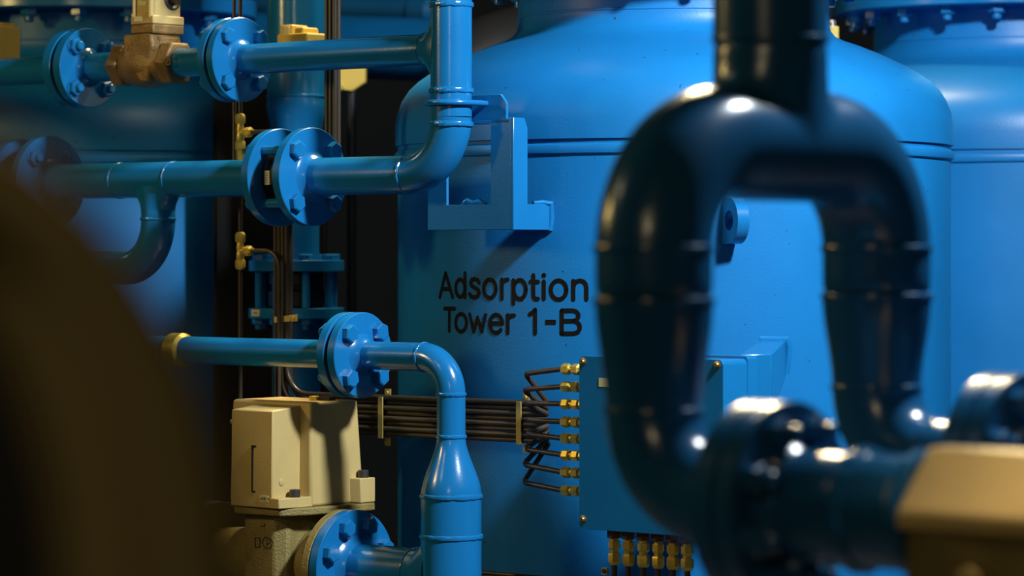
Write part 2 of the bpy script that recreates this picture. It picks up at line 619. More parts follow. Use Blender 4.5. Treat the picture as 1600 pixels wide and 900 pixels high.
# left of the valve
f0 = at(140, V1, Z1)
pv0 = at(198, V1, Z1)
rad0 = 62*f0.y/FPX
st = thing('flanged_pipe_stub', 'short blue pipe stub left of the brass valve, ending in a flange with four nuts', 'pipe', (f0.x, f0.y, Z1-rad0))
pipe(st, [f0, pv0], r1, name='stub_pipe')
flange(st, f0, UU, rad0, 0.020, r1, 4, PI/4, bolt=(NUTS, 'nut'), br=0.74)
solo('flange_gasket', MB().lathe(frame(f0-UU*0.029, UU), [(r1, 0), (rad0*0.92, 0), (rad0*0.92, 0.009), (r1, 0.009)], 60), BLACKP,
     'thin black gasket in the flange pair left of the brass valve', 'gasket')
st = thing('flanged_pipe', 'blue pipe entering at the upper left edge, ending in a round flange', 'pipe', (f0.x, f0.y, Z1-rad0))
fz = f0 - UU*0.029
pipe(st, [fz - UU*0.01, at(-170, V1, Z1)], r1*0.98, name='straight_pipe')
flange(st, fz - UU*0.022, -UU, rad0, 0.022, r1, 4, PI/4, bolt=(HEXS, 'bolt'), br=0.74)

# wafer check valve and the counter flange of the lower run
wv = f2 - UU*0.018
WG = 0.060
t = thing('wafer_check_valve', 'black wafer check valve squeezed between two blue flanges, with a yellow tag', 'valve', (wv.x, wv.y, Z2-rad2*0.62))
M = frame(wv - UU*WG, UU)
part('wafer_body', MB().lathe(M, [(r2, 0), (rad2*0.60, 0), (rad2*0.62, 0.002), (rad2*0.62, 0.012), (rad2*0.56, 0.015), (rad2*0.56, 0.022), (rad2*0.62, 0.025), (rad2*0.62, WG-0.002), (rad2*0.60, WG), (r2, WG)], 64), BLACKP, t)
va = -VV
tm = frame(wv - UU*0.010 + va*(rad2*0.625), va, ZZ)
tm = frame(wv - UU*0.042 + va*(rad2*0.62) + ZZ*(zat(278, wv.y)-Z2), va, ZZ)
part('tag', MB().box(tm, 0.0125, 0.006, -0.004, 0.003), LABEL, t)
mk = MB()
for k in range(5): mk.box(tm @ Matrix.Translation((-0.008+k*0.004, 0, 0)), 0.0007, 0.003, 0.003, 0.0034)
part('tag_print', mk, INK, t)
f3 = wv - UU*WG
st = thing('tee_pipe', 'blue pipe with a downward tee and elbow, left of the black wafer valve', 'pipe', (f3.x, f3.y, Z2-rad2))
fo = flange(st, f3, UU, rad2, 0.018, r2, 4, PI/4)
studm = MB().lathe(Matrix(), [(0.0085, 0), (0.0085, WG)], 16).mesh('stud', BLUE)
for k in range(4):
    a = PI/4 + k*PI/2
    inst('stud', studm, frame(f3, UU) @ Matrix.Translation((rad2*0.76*math.cos(a), rad2*0.76*math.sin(a), 0)), fo)
    Mb = frame(f3-UU*0.018, -UU) @ Matrix.Translation((rad2*0.76*math.cos(a), rad2*0.76*math.sin(a), 0))
    inst('nut', NUTS, Mb, fo)
pL = at(62, V1, Z2)
pipe(st, [f3 - UU*0.010, pL], r2, name='horizontal_pipe', seg=56)
wa, wb = at(188, V1, Z2), at(272, V1, Z2)
weld(st, wa, UU, r2, 0.0020)
weld(st, wb, UU, r2, 0.0020)
bx = at(247, V1, Z2)
rb = 0.0325
sad = [bx - ZZ*s for s in (r2*0.35, r2*0.6, r2*0.85, r2+0.004, r2+0.012, r2+0.022)]
srd = [(rb+0.040, r2*0.95), (rb+0.030, r2*0.95), (rb+0.019, r2*0.95), (rb+0.009, r2*0.95), (rb+0.003, r2*0.95), (rb, rb*0.98)]
part('tee_saddle', MB().tube(sad, srd, 56, True, UU), BLUE, st)
zc = Z2 - 0.165
bend = round_path([sad[-1], Vector((bx.x, bx.y, zc)), Vector((bx.x, bx.y, zc)) - UU*0.24], 0.088, 16)
part('elbow', MB().tube(bend, rb*0.98, 48), BLUE, st)
weld(st, Vector((bx.x, bx.y, Z2-0.073)), ZZ, rb*0.98, 0.0028)
flange(st, pL, -UU, 0.078, 0.018, r2, 4, PI/4, bolt=None)
# far left flange pair (seen behind the soft foreground hoses)
lf = thing('flanged_pipe', 'blue flange with nuts at the far left, half behind the blurred hose', 'pipe', (pL.x, pL.y, Z2-0.08))
fq = at(80, V1, Z2)
flange(lf, fq, UU, 72*fq.y/FPX, 0.018, r2+0.0006, 4, PI/4, bolt=(NUTS, 'nut'), br=0.72)
flange(lf, at(38, V1, Z2), UU, 68*fq.y/FPX, 0.018, r2+0.0006, 4, PI/4)
pipe(lf, [at(60, V1, Z2), at(-150, V1, Z2)], r2*0.97, name='straight_pipe')

# ------------------------------------------------------------------ pipe bracket on the middle tower
V_B = -0.606
kc = atz(798, 340, V_B)               # outer corner edge of the angle iron
br = thing('pipe_bracket', 'blue welded angle iron bracket standing off the tower above the lettering', 'bracket', (kc.x, kc.y, zat(360, kc.y)))
zb0, zb1, ztop = zat(359, kc.y), zat(319, kc.y), zat(184, kc.y)
K = Vector((kc.x, kc.y, 0))
legL = 0.190                            # horizontal dark leg to the left
T_ = 0.006
# front plate: an L with a narrow upright at its left end, seen square on (plane along u)
MF = frame(K, -VV, UU)                 # x = u, y = up, z = towards the viewer
wv_ = 0.045
front = [(-legL, zb0), (0, zb0), (0, ztop), (-wv_, ztop), (-wv_, zb1), (-legL+0.045, zb1), (-legL+0.045, zb1+0.055), (-legL, zb1+0.055)]
def yz(M, pts):
    # prism() works in the frame's x,y; make y the world up
    return [(p[0], p[1]) for p in pts]
MF = Matrix((UU, ZZ, UU.cross(ZZ))).transposed().to_4x4()
MF.translation = K
part('front_plate', MB().prism(MF, [front], -T_, 0), BLUE, br, 0.0012)
# side plate (plane along v) running back to the tower
MS = Matrix((VV, ZZ, VV.cross(ZZ))).transposed().to_4x4()
MS.translation = K
side = [(0, zb0), (0.098, zb0), (0.101, zb1+0.002), (0.0385, zb1), (0.0385, ztop-0.016), (0.030, ztop+0.0005), (0.0, ztop+0.0005)]
part('side_plate', MB().prism(MS, [side], -0.0005, T_), BLUE, br, 0.0012)
wb_ = MB().tube([K+VV*0.100+UU*0.004+ZZ*(zb0-0.001), K+VV*0.102+UU*0.006+ZZ*((zb0+zb1)/2), K+VV*0.101+UU*0.005+ZZ*(zb1+0.002), K+VV*0.082+UU*0.002+ZZ*(zb1+0.004), K+VV*0.060+ZZ*(zb1+0.003)],
                [0.005, 0.0055, 0.006, 0.0045, 0.003], 12)
part('weld_seam', wb_, BLUE, br)
part('weld_spatter', MB().tube([K-UU*0.062+VV*0.008+ZZ*(zb1+0.001), K-UU*0.078+VV*0.009+ZZ*(zb1+0.005), K-UU*0.092+VV*0.008+ZZ*(zb1+0.003), K-UU*0.106+VV*0.010+ZZ*(zb1+0.006), K-UU*0.116+VV*0.008+ZZ*(zb1+0.001)],
                               [0.003, 0.006, 0.004, 0.006, 0.003], 10), BLUE, br)
# top angle: plate with a hole for the clamp
za, zbq = zat(187, kc.y), zat(147, kc.y)
xr = -0.010
pl = [(-0.150, za), (xr, za), (xr, zbq-0.014), (xr-0.012, zbq), (-0.150, zbq)]
uh = at(757, V_B).x
hu = (at(757, V_B)-K).dot(UU)
hz = zat(160, kc.y)
hole = [(hu+0.0065*math.cos(R(a)), hz+0.0065*math.sin(R(a))) for a in range(0, 360, 20)]
part('clamp_plate', MB().prism(MF, [pl, hole], -T_, 0.0), BLUE, br, 0.0012)
part('shelf_plate', MB().prism(Matrix.Translation(Vector((0, 0, za-0.002))) @ Matrix((UU, VV, ZZ)).transposed().to_4x4() if False else
     (lambda m: m)(Matrix.Translation(K + ZZ*(za-0.0025)) @ Matrix((UU, VV, ZZ)).transposed().to_4x4()),
     [[(-0.150, 0), (-0.004, 0), (-0.004, 0.030), (-0.150, 0.030)]], -0.003, 0.003), BLUE, br, 0.001)

# u-bolt
ub = thing('pipe_clamp', 'blue U-bolt clamping the riser pipe to the bracket plate', 'clamp', (RS.x, RS.y, hz-0.01))
rc = RR+0.0055
zu = hz
legs = []
c0 = Vector((RS.x, RS.y, zu))
vleg = (K.dot(VV) - RS.dot(VV)) + 0.012
path = [c0 + UU*rc + VV*vleg]
for a in range(0, 181, 9):
    path.append(c0 + UU*rc*math.cos(R(a)) - VV*rc*math.sin(R(a)))
path.append(c0 - UU*rc + VV*vleg)
part('u_bolt', MB().tube(path, 0.0050, 16), BLUE, ub)
for s in (1, -1):
    inst('nut', bolt_mesh(0.0085, 0.007, BLUE), frame(c0 + UU*rc*s + VV*(vleg-0.009), VV), ub)

# ------------------------------------------------------------------ lower blue pipe: flange, elbow, reducer, tee
V3 = -0.70
Z3 = atz(620, 556.5, V3).z
RS3 = at(705, V3)
r3 = 22.5*RS3.y/FPX
rT = 47.5*RS3.y/FPX
ff3 = at(568, V3, Z3)
rad3 = 67*ff3.y/FPX
Z4 = zat(899, RS3.y)
sp3 = thing('reducer_pipe', 'glossy blue pipe bending down from a flange into a bottle-shaped reducer and tee', 'pipe', (RS3.x, RS3.y, 0.0))
E3 = 0.062
e0 = Vector((RS3.x, RS3.y, Z3))
pa, pb = e0 - UU*E3, e0 - ZZ*E3
pipe(sp3, [ff3, pa], r3, name='horizontal_pipe', seg=48)
part('elbow', MB().tube(round_path([pa, e0, pb], E3, 18), r3, 48), BLUE, sp3)
zr0, zr1, zr2 = zat(682, RS3.y), zat(775, RS3.y), zat(838, RS3.y)
pipe(sp3, [pb, Vector((RS3.x, RS3.y, zr0))], r3, name='vertical_pipe', seg=48)
Mz = Matrix.Translation((RS3.x, RS3.y, 0))
prof = []
for k in range(21):
    s = k/20
    prof.append((r3 + (rT-r3)*(3*s*s-2*s**3)**0.95, zr0-(zr0-zr1)*s))
prof = list(reversed(prof))
part('reducer', MB().lathe(Mz, prof, 64), BLUE, sp3)
part('tee_body', MB().lathe(Mz, [(rT, 0.0), (rT, zr1)], 64), BLUE, sp3)
weld(sp3, pa, UU, r3, 0.0026)
weld(sp3, pb, ZZ, r3, 0.0030)
weld(sp3, Vector((RS3.x, RS3.y, zr0)), ZZ, r3, 0.0030)
weld(sp3, Vector((RS3.x, RS3.y, zr1)), ZZ, rT, 0.0038)
weld(sp3, Vector((RS3.x, RS3.y, zr2)), ZZ, rT, 0.0038)
HEX3 = bolt_mesh(0.0165, 0.0125, BLUE)
flange(sp3, ff3, UU, rad3, 0.018, r3, 4, PI/4+0.02, bolt=(HEX3, 'bolt'), br=0.74, hub=0.013)
# branch towards the actuated valve
f4 = at(556, V3, Z4)
rad4, r4 = 89*f4.y/FPX, 0.0415
bs = [RS3 + ZZ*Z4 - UU*s for s in (rT*0.5, rT*0.8, rT+0.001, rT+0.008, rT+0.018, rT+0.03)]
brd = [(r4+0.036, rT*0.93), (r4+0.022, rT*0.92), (r4+0.012, rT*0.9), (r4+0.005, rT*0.87), (r4+0.001, rT*0.83), (r4, r4)]
part('tee_saddle', MB().tube(bs, brd, 56, True, ZZ), BLUE, sp3)
pipe(sp3, [bs[-1], f4], r4, name='branch_pipe', seg=48)
weld(sp3, bs[-1], UU, r4, 0.0022)
HEX4 = bolt_mesh(0.0160, 0.0150, BLUE)
flange(sp3, f4, UU, rad4, 0.019, r4, 8, R(22.5), bolt=(HEX4, 'bolt'), br=0.76, hub=0.014)

solo('flange_gasket', MB().lathe(frame(ff3-UU*0.0255, UU), [(r3, 0), (rad3*0.92, 0), (rad3*0.92, 0.0075), (r3, 0.0075)], 60), BLACKP,
     'thin black gasket in the flange pair above the cream actuator', 'gasket')
fl3 = ff3 - UU*0.0255
st = thing('flanged_pipe', 'straight horizontal blue pipe ending in a flange above the cream actuator', 'pipe', (fl3.x, fl3.y, Z3-rad3))
flange(st, fl3 - UU*0.018, -UU, rad3, 0.018, r3*1.0, 4, PI/4+0.02, bolt=(NUTS, 'nut'), br=0.74)
pipe(st, [fl3 - UU*0.017, at(286, V3, Z3)], r3*1.02, name='straight_pipe', seg=48)
cq = at(287, V3, Z3)
part('end_collar', MB().lathe(frame(cq, UU), [(r3*1.02, 0.006), (r3*1.25, 0.0), (r3*1.25, -0.028)], 40), BRASS, st, label='brass collar at the left end')
pipe(st, [cq - UU*0.02, at(-60, V3, Z3)], r3*1.0, name='tail_pipe', seg=40)

# ------------------------------------------------------------------ cream actuator on its valve
VA = -0.742                             # plane of the body's front strip
cA = at(485, VA)                        # vertical corner edge
dA = cA.y
zt, zbm = zat(629, dA), zat(792, dA)
act = thing('valve_actuator', 'cream valve actuator box with a recessed corner, bolted on the khaki valve below it', 'actuator', (cA.x, cA.y, zbm))
MU = Matrix((UU, VV, ZZ)).transposed().to_4x4()
MA = Matrix.Translation(cA) @ MU        # x = u, y = v, z = up
wU, dV = -(at(358, VA)-cA).dot(UU), 0.128


def frust(poly0, z0, poly1, z1):
    m = len(poly0)
    b = MB()
    vs = [MA @ Vector((p[0], p[1], z0)) for p in poly0] + [MA @ Vector((p[0], p[1], z1)) for p in poly1]
    fs = [tuple(reversed(range(m))), tuple(range(m, 2*m))]
    for i in range(m):
        a, c = i, (i+1) % m
        fs.append((a, c, c+m, a+m))
    return b.add(vs, fs)


body = frust([(-wU, 0), (0.001, 0), (0.001, dV+0.010), (-wU, dV+0.010)], zbm, [(-wU+0.004, 0.004), (-0.001, 0.002), (-0.006, dV), (-wU+0.004, dV)], zt)
part('housing', body, CREAM, act, 0.005)
# raised block on the front, with a sloping top
dpt = 0.070
uL, uR = (at(360, VA-dpt)-cA).dot(UU), -0.0265
zk = zat(641, dA)
blk = MB()
z_t2 = zat(632, dA)
pts = [(uL, -dpt, zbm), (uR, -dpt, zbm), (uR, 0.01, zbm), (uL, 0.01, zbm),
       (uL, -dpt+0.003, zk), (uR, -dpt+0.003, zk), (uR, 0.01, z_t2-0.002), (uL, 0.01, z_t2-0.002)]
blk.add([MA @ Vector(p) for p in pts], [(3, 2, 1, 0), (4, 5, 6, 7), (0, 1, 5, 4), (1, 2, 6, 5), (2, 3, 7, 6), (3, 0, 4, 7)])
part('front_block', blk, CREAM, act, 0.002)
# ledge at the foot of the recess
zl = zat(776, dA)
led = MB()
lp = [(uR-0.004, -dpt+0.0), (uR+0.018, -dpt+0.0), (0.0, -dpt+0.034), (0.0, 0.006), (uR-0.004, 0.006)]
led.prism(MA, [lp], zbm, zl)
part('corner_ledge', led, CREAM, act, 0.0015)
ear = MB().prism(MA, [[(-0.004, dV-0.028), (0.020, dV-0.020), (0.020, dV+0.018), (-0.004, dV+0.018)]], zbm+0.001, zat(752, dA))
part('mounting_ear', ear, CREAM, act, 0.002)
sock = bolt_mesh(0.0108, 0.012, DSTEEL)
cap_ = MB().lathe(Matrix(), [(0.0095, 0), (0.0095, 0.0125), (0.0085, 0.0135), (0.0045, 0.0135), (0.0045, 0.008)], 20).mesh('cap_screw', DSTEEL)
inst('cap_screw', cap_, MA @ Matrix.Translation((-0.0125, -0.026, zl)), act, label='dark socket screw')
inst('cap_screw', cap_, MA @ Matrix.Translation((0.009, dV-0.002, zat(752, dA))), act, label='dark socket screw')
part('boss', MB().lathe(frame(MA @ Vector((uR, -0.045, zat(752, dA))), UU), [(0.0065, -0.001), (0.0065, 0.0012), (0.0055, 0.0018)], 24), CREAM, act)
# bracket-shaped groove on the front block
g = MB()
fr = MA @ Matrix.Translation((0, -dpt+0.0015, 0))
gu = (at(393, VA-dpt)-cA).dot(UU)
g0, g1 = zat(697, 5.55), zat(771, 5.55)
MG = Matrix.Translation(cA) @ Matrix((UU, ZZ, -VV)).transposed().to_4x4()
g.prism(MG, [[(gu, g1), (gu+0.009, g1), (gu+0.009, g1+0.003), (gu+0.0028, g1+0.003), (gu+0.0028, g0-0.003), (gu+0.009, g0-0.003), (gu+0.009, g0), (gu, g0)]], dpt-0.004, dpt+0.0004)
part('slot', g, BLACKP, act, label='dark bracket-shaped slot')
# sticker
su = (at(406, VA-dpt)-cA).dot(UU)
part('sticker', MB().prism(MG, [[(su, zat(788, 5.5)), (su+0.0205, zat(788, 5.5)), (su+0.0205, zat(778.5, 5.5)), (su, zat(778.5, 5.5))]], dpt-0.003, dpt+0.0006), LABEL, act)
GLY = {'A': [[(0, 0), (.5, 1.6), (1, 0)], [(.2, .6), (.8, .6)]], 'V': [[(0, 1.6), (.5, 0), (1, 1.6)]], '-': [[(.15, .8), (.85, .8)]],
       '1': [[(.2, 1.2), (.55, 1.6), (.55, 0)]], '8': [ell(.5, .4, .42, .4, n=12), ell(.5, 1.2, .36, .38, n=12)], '3': [[(.1, 1.5), (.5, 1.6), (.9, 1.25), (.5, .85), (.9, .45), (.5, 0), (.1, .12)]],
       '2': [[(.1, 1.3), (.5, 1.6), (.9, 1.25), (.1, 0), (.9, 0)]], 'D': [[(.1, 0), (.1, 1.6), (.6, 1.5), (.9, .8), (.6, .1), (.1, 0)]], 'N': [[(.1, 0), (.1, 1.6), (.9, 0), (.9, 1.6)]],
       'G': [[(.9, 1.3), (.5, 1.6), (.1, 1.1), (.1, .5), (.5, 0), (.9, .3), (.9, .8), (.55, .8)]], '6': [[(.8, 1.6), (.3, 1.1), (.1, .5)], ell(.5, .45, .4, .42, n=12)]}


def tiny(mb, txt, u0, z0, h, fm, w):
    k = h/1.6
    for i, ch in enumerate(txt):
        mb.strokes([[(u0+(i*1.3+p[0])*k, z0+p[1]*k) for p in l] for l in GLY[ch]], w, fm, 6)
    return mb


fm = lambda a, b: MG @ Vector((a, b, dpt+0.0009))
part('sticker_print', tiny(MB(), 'AV8-1', su+0.0025, zat(785.7, 5.5), 0.0052, fm, 0.0011), INK, act)
# fitting on the top and knob on the left side
tf = MA @ Vector((-0.050, 0.062, zt))
part('top_nut', MB().lathe(frame(tf, ZZ), [(0.009, -0.002), (0.009, 0.007), (0.0075, 0.008)], 6), BRASS, act, label='brass nut')
part('top_block', MB().box(Matrix.Translation(tf) @ MU @ Matrix.Translation((0.022, 0.01, 0)), 0.013, 0.008, -0.001, 0.007), BLACKP, act)
part('side_fitting', MB().lathe(frame(MA @ Vector((-wU+0.006, 0.02, zat(663, 5.65))), -UU), [(0.006, -0.01), (0.006, 0.012), (0.0045, 0.020), (0.003, 0.020)], 12), BRASS, act)

# valve under the actuator
VB = at(556, V3, Z4) - UU*0.021
val = thing('control_valve', 'khaki cast valve body carrying the cream actuator, flanged to the blue tee', 'valve', (VB.x-0.07, VB.y+0.06, 0.0))
plate = [(uL+0.004, -0.066), (uR+0.014, -0.062), (0.010, -0.018), (0.022, dV-0.02), (0.022, dV+0.016), (uL+0.004, dV+0.016)]
zpl = zbm - 0.014
part('mounting_plate', MB().prism(MA, [plate], zpl, zbm), CAST, val, 0.003)
cu = (at(440, V3)-cA).dot(UU)
neck = [(uL+0.012, -0.048), (uR-0.016, -0.048), (uR+0.002, -0.030), (uR+0.002, dV-0.02), (uL+0.012, dV-0.02)]
part('valve_body', MB().prism(MA, [neck], zat(1010, dA), zpl), CAST, val, 0.004)
vx = (VB-cA).dot(UU)
vy = (VB-cA).dot(VV)
# web swelling from the body into the valve flange
gus = MB()
r0s = []
for s, rr, zc_ in ((uR-0.03, 0.058, Z4), (vx-0.045, 0.066, Z4), (vx-0.018, 0.074, Z4), (vx-0.014, 0.076, Z4)):
    r0s.append([MA @ Vector((s, vy + rr*math.cos(2*PI*k/48), zc_ + rr*1.0*math.sin(2*PI*k/48))) for k in range(48)])
gus.rings(r0s)
part('outlet_neck', gus, CAST, val)
fl = flange(val, VB, UU, rad4, 0.016, 0.03, 8, R(22.5), m=CAST, name='flange', hub=0.0)
for k in range(8):
    a = R(22.5)+k*PI/4
    inst('nut', bolt_mesh(0.014, 0.012, CAST, 0.008, False, 0.008), frame(VB-UU*0.016, -UU) @ Matrix.Translation((rad4*0.76*math.cos(a), rad4*0.76*math.sin(a), 0)), fl)
fl = flange(val, at(334, V3, Z4), -UU, rad4*0.98, 0.017, 0.03, 8, R(22.5), m=CAST, name='flange', hub=0.0)
part('inlet_neck', MB().tube([at(334, V3, Z4)+UU*0.01, at(430, V3, Z4)], [0.05, 0.06], 32), CAST, val)
# cast emblem: a hexagon ridge with two strokes, and a badge square beside it
em = MB()
MN = Matrix.Translation(cA) @ Matrix((UU, ZZ, -VV)).transposed().to_4x4()
hu_ = (at(418, VA-0.048)-cA).dot(UU)
hz_ = zat(853, 5.52)
fm2 = lambda a, b: MN @ Vector((a, b, 0.0488))
hexp = [(hu_+0.0128*math.cos(R(a)), hz_+0.0112*math.sin(R(a))) for a in range(0, 361, 60)]
em.strokes([hexp, [(hu_-0.001, hz_-0.008), (hu_-0.001, hz_+0.008)], [(hu_-0.001, hz_+0.007), (hu_+0.006, hz_+0.005), (hu_+0.005, hz_-0.001), (hu_-0.001, hz_-0.002)]], 0.0016, fm2, 6)
em.strokes([[(hu_-0.030, hz_-0.009), (hu_-0.018, hz_-0.009), (hu_-0.018, hz_+0.007), (hu_-0.030, hz_+0.007), (hu_-0.030, hz_-0.009)], [(hu_-0.016, hz_+0.028), (hu_-0.008, hz_+0.028), (hu_-0.006, hz_+0.033)]], 0.0018, fm2, 6)
part('cast_emblem', em, DSTEEL, val)
# left counter flange
st = thing('flanged_pipe', 'dim blue pipe and flange left of the khaki valve at the bottom edge', 'pipe', (-0.62, 5.95, Z4-0.1))
qf = at(334, V3, Z4) - UU*0.019
flange(st, qf, -UU, rad4*0.98, 0.017, r4, 8, R(22.5), bolt=(NUTS, 'nut'), br=0.76)
pipe(st, [qf, at(60, V3, Z4)], r4, name='straight_pipe')

# ------------------------------------------------------------------ brass angle valve on the upper run
vc = at(236, V1, Z1)
bv = thing('brass_valve', 'brown bronze Y-pattern valve with a cream actuator on the upper blue pipe', 'valve', (vc.x, vc.y, Z1-0.05))
MV = Matrix.Translation(vc) @ MU
Mx = frame(vc, UU)
for a, b_ in ((188, 205), (264, 282)):
    pa_, pb_ = at(a, V1, Z1), at(b_, V1, Z1)
    part('hex_end', MB().lathe(frame(pa_, UU), [(0.040, 0), (0.043, 0.003), (0.043, (pb_-pa_).length-0.003), (0.040, (pb_-pa_).length)], 6, True, True, R(30)), BRONZE, bv, 0.002)
lb = [at(200, V1, Z1), at(212, V1, Z1), at(226, V1, Z1), at(245, V1, Z1), at(258, V1, Z1), at(268, V1, Z1)]
part('valve_body', MB().tube(lb, [0.034, 0.039, 0.044, 0.044, 0.040, 0.036], 40), BRONZE, bv)
n0 = at(240, V1, Z1-0.01)
zf0, zf1 = zat(55, vc.y), zat(40, vc.y)
ntop = at(248, V1, zf0)
part('bonnet_neck', MB().tube([n0, n0*0.6+ntop*0.4 + ZZ*0.004, ntop], [(0.040, 0.040), (0.038, 0.038), (0.0365, 0.036)], 32, True, UU), BRONZE, bv)
# stout side wall of the Y
yb = MB().prism(Matrix.Translation(vc) @ Matrix((UU, ZZ, -VV)).transposed().to_4x4(),
                [[(-0.034, zf0-Z1), (-0.034, 0.012), (0.012, -0.036), (0.036, -0.036), (0.040, 0.02), (0.046, 0.028), (0.042, zf0-Z1)]], -0.036, 0.0405)
part('web', yb, BRONZE, bv, 0.005)
MQ = Matrix.Translation(at(246, V1)) @ MU
part('bonnet_flange', MB().box(MQ, 0.030, 0.040, zf0, zf1), BRONZE, bv, 0.003)
za0 = zf1
part('actuator_base', MB().box(MQ, 0.030, 0.040, za0, zat(27, vc.y)), CREAM, bv, 0.002)
part('actuator_body', MB().box(MQ, 0.027, 0.035, za0, za0+0.30), CREAM, bv, 0.005)
part('tie_rod', MB().tube([MQ @ Vector((0.020, -0.036, za0+0.012)), MQ @ Vector((0.020, -0.036, za0+0.3))], 0.0055, 14), CREAM, bv)
part('tie_rod', MB().tube([MQ @ Vector((-0.023, -0.036, za0+0.012)), MQ @ Vector((-0.023, -0.036, za0+0.3))], 0.0045, 14), CREAM, bv)
part('side_port', MB().lathe(frame(MQ @ Vector((0.025, 0.012, za0+0.048)), UU), [(0.021, -0.01), (0.021, 0.004), (0.017, 0.006), (0.010, 0.002), (0.007, 0.014), (0.0065, 0.02)], 30), DSTEEL, bv, label='dark round port')
MY = Matrix.Translation(at(246, V1)) @ Matrix((UU, ZZ, -VV)).transposed().to_4x4()
part('sticker', MB().prism(MY, [[(-0.015, za0+0.035), (0.008, za0+0.035), (0.008, za0+0.075), (-0.015, za0+0.075)]], 0.034, 0.0358), LABEL, bv)
part('sticker', MB().prism(MY, [[(-0.020, za0+0.0055), (0.000, za0+0.0055), (0.000, za0+0.014), (-0.020, za0+0.014)]], 0.039, 0.0406), LABEL, bv)
pr = MB()
for k in range(3): pr.box(MY @ Matrix.Translation((-0.003+0.004*k, za0+0.055, 0)), 0.0008, 0.012, 0.0358, 0.0362)
part('sticker_print', pr, INK, bv)
for uu in (-0.026, 0.014):
    inst('screw', bolt_mesh(0.0055, 0.005, BRASS), frame(MQ @ Vector((uu, -0.036, zat(27, vc.y))), ZZ), bv)
fm3 = lambda a, b: Matrix.Translation(vc) @ Matrix((UU, ZZ, -VV)).transposed().to_4x4() @ Vector((a, b-vc.z, 0.0412))
part('cast_number', tiny(MB(), '32', -0.026, zat(80, vc.y), 0.014, fm3, 0.0026), BRONZE, bv)
mk = MB()
for px_ in (193, 262):
    pc = at(px_, V1-0.0385, zat(99, vc.y))
    Mm = Matrix.Translation(pc) @ Matrix((UU, ZZ, -VV)).transposed().to_4x4()
    f_ = lambda a, b, Mm=Mm: Mm @ Vector((a, b, 0.0006))
    mk.strokes([[(-0.006, -0.007), (0.006, -0.007), (0.006, 0.007), (-0.006, 0.007), (-0.006, -0.007)], [(-0.002, -0.003), (0.002, 0.003)]], 0.0018, f_, 6)
part('cast_mark', mk, BRONZE, bv)

# ------------------------------------------------------------------ blue junction box with brass fittings
VF = -0.642
bl, brr = at(905, VF), at(1130, VF)
wB = (brr-bl).length
db = bl.y
zbT, zbB = zat(556, bl.y), zat(826, bl.y)
jb = thing('junction_box', 'flat blue box on the tower with brass fittings on its left side and underside', 'box', (bl.x, bl.y, zbB))
MJ = Matrix.Translation(bl) @ MU           # x along the front face, y into depth
dB = 0.066


def rrect(x0, x1, y0, y1, r, n=5):
    out = []
    for cx, cy, a in ((x1-r, y0+r, -90), (x1-r, y1-r, 0), (x0+r, y1-r, 90), (x0+r, y0+r, 180)):
        out += [(cx+r*math.cos(R(a+90*k/n)), cy+r*math.sin(R(a+90*k/n))) for k in range(n+1)]
    return out


MJF = Matrix.Translation(bl) @ Matrix((UU, ZZ, -VV)).transposed().to_4x4()   # x = u, y = up, z = out of the front
part('cover', MB().prism(MJF, [rrect(0, wB, zbB, zbT, 0.010)], -dB, 0), BLUE, jb, 0.0022)
part('back_plate', MB().prism(MJF, [rrect(0.004, wB, zbB+0.004, zbT+0.004, 0.006)], -dB-0.028, -dB-0.001), BLUE, jb, 0.0015)
scr = MB().lathe(Matrix(), [(0.0066, 0), (0.0066, 0.0014), (0.0048, 0.0018), (0.0044, 0.0034), (0.003, 0.0052), (0.0015, 0.0052), (0.0012, 0.0035)], 20).mesh('screw', GOLD)
for x, z in ((0.0085, zbT-0.0095), (wB-0.0115, zbT-0.0085), (0.0085, zbB+0.016), (wB-0.012, zbB+0.016)):
    inst('screw', scr, MJF @ Matrix.Translation((x, z, 0)), jb, label='brass screw')
lx = (at(936, VF)-bl).dot(UU)
part('sticker', MB().prism(MJF, [[(lx, zat(603, db)), (lx+0.055, zat(603, db)), (lx+0.055, zat(589.5, db)), (lx, zat(589.5, db))]], -0.001, 0.0006), LABEL, jb, label='cream sticker')
# support arm back to the tower
Pb = brr + VV*(dB+0.028)
Pb.z = 0
ar0, ar1 = Pb - UU*0.03 - VV*0.006, Pb + VV*0.040
d0, d1 = ar1.y, ar1.y + 0.235
br0 = Vector(((1187-800)/FPX*d1, d1, 0))
br1 = Vector(((1229-800)/FPX*d1, d1, 0))
zA, zBm = zat(553, d0), zat(652, d0)
zA2, zBm2 = zat(532, d1), zat(588, d1)
am = MB().add([ar0+ZZ*zBm, ar1+ZZ*(zBm), br1+ZZ*zBm2, br0+ZZ*zBm2, ar0+ZZ*zA, ar1+ZZ*zA, br1+ZZ*zA2, br0+ZZ*zA2],
              [(3, 2, 1, 0), (4, 5, 6, 7), (0, 1, 5, 4), (1, 2, 6, 5), (2, 3, 7, 6), (3, 0, 4, 7)])
part('support_arm', am, BLUE, jb, 0.002)
part('arm_weld', MB().tube([br0+ZZ*(zA2+.001), br1+ZZ*(zA2+.001), br1+ZZ*zA2*1.0+Vector((.004, 0, -.012)), br1+ZZ*(zBm2+.004)], [0.006, 0.007, 0.0065, 0.005], 10), BLUE, jb)
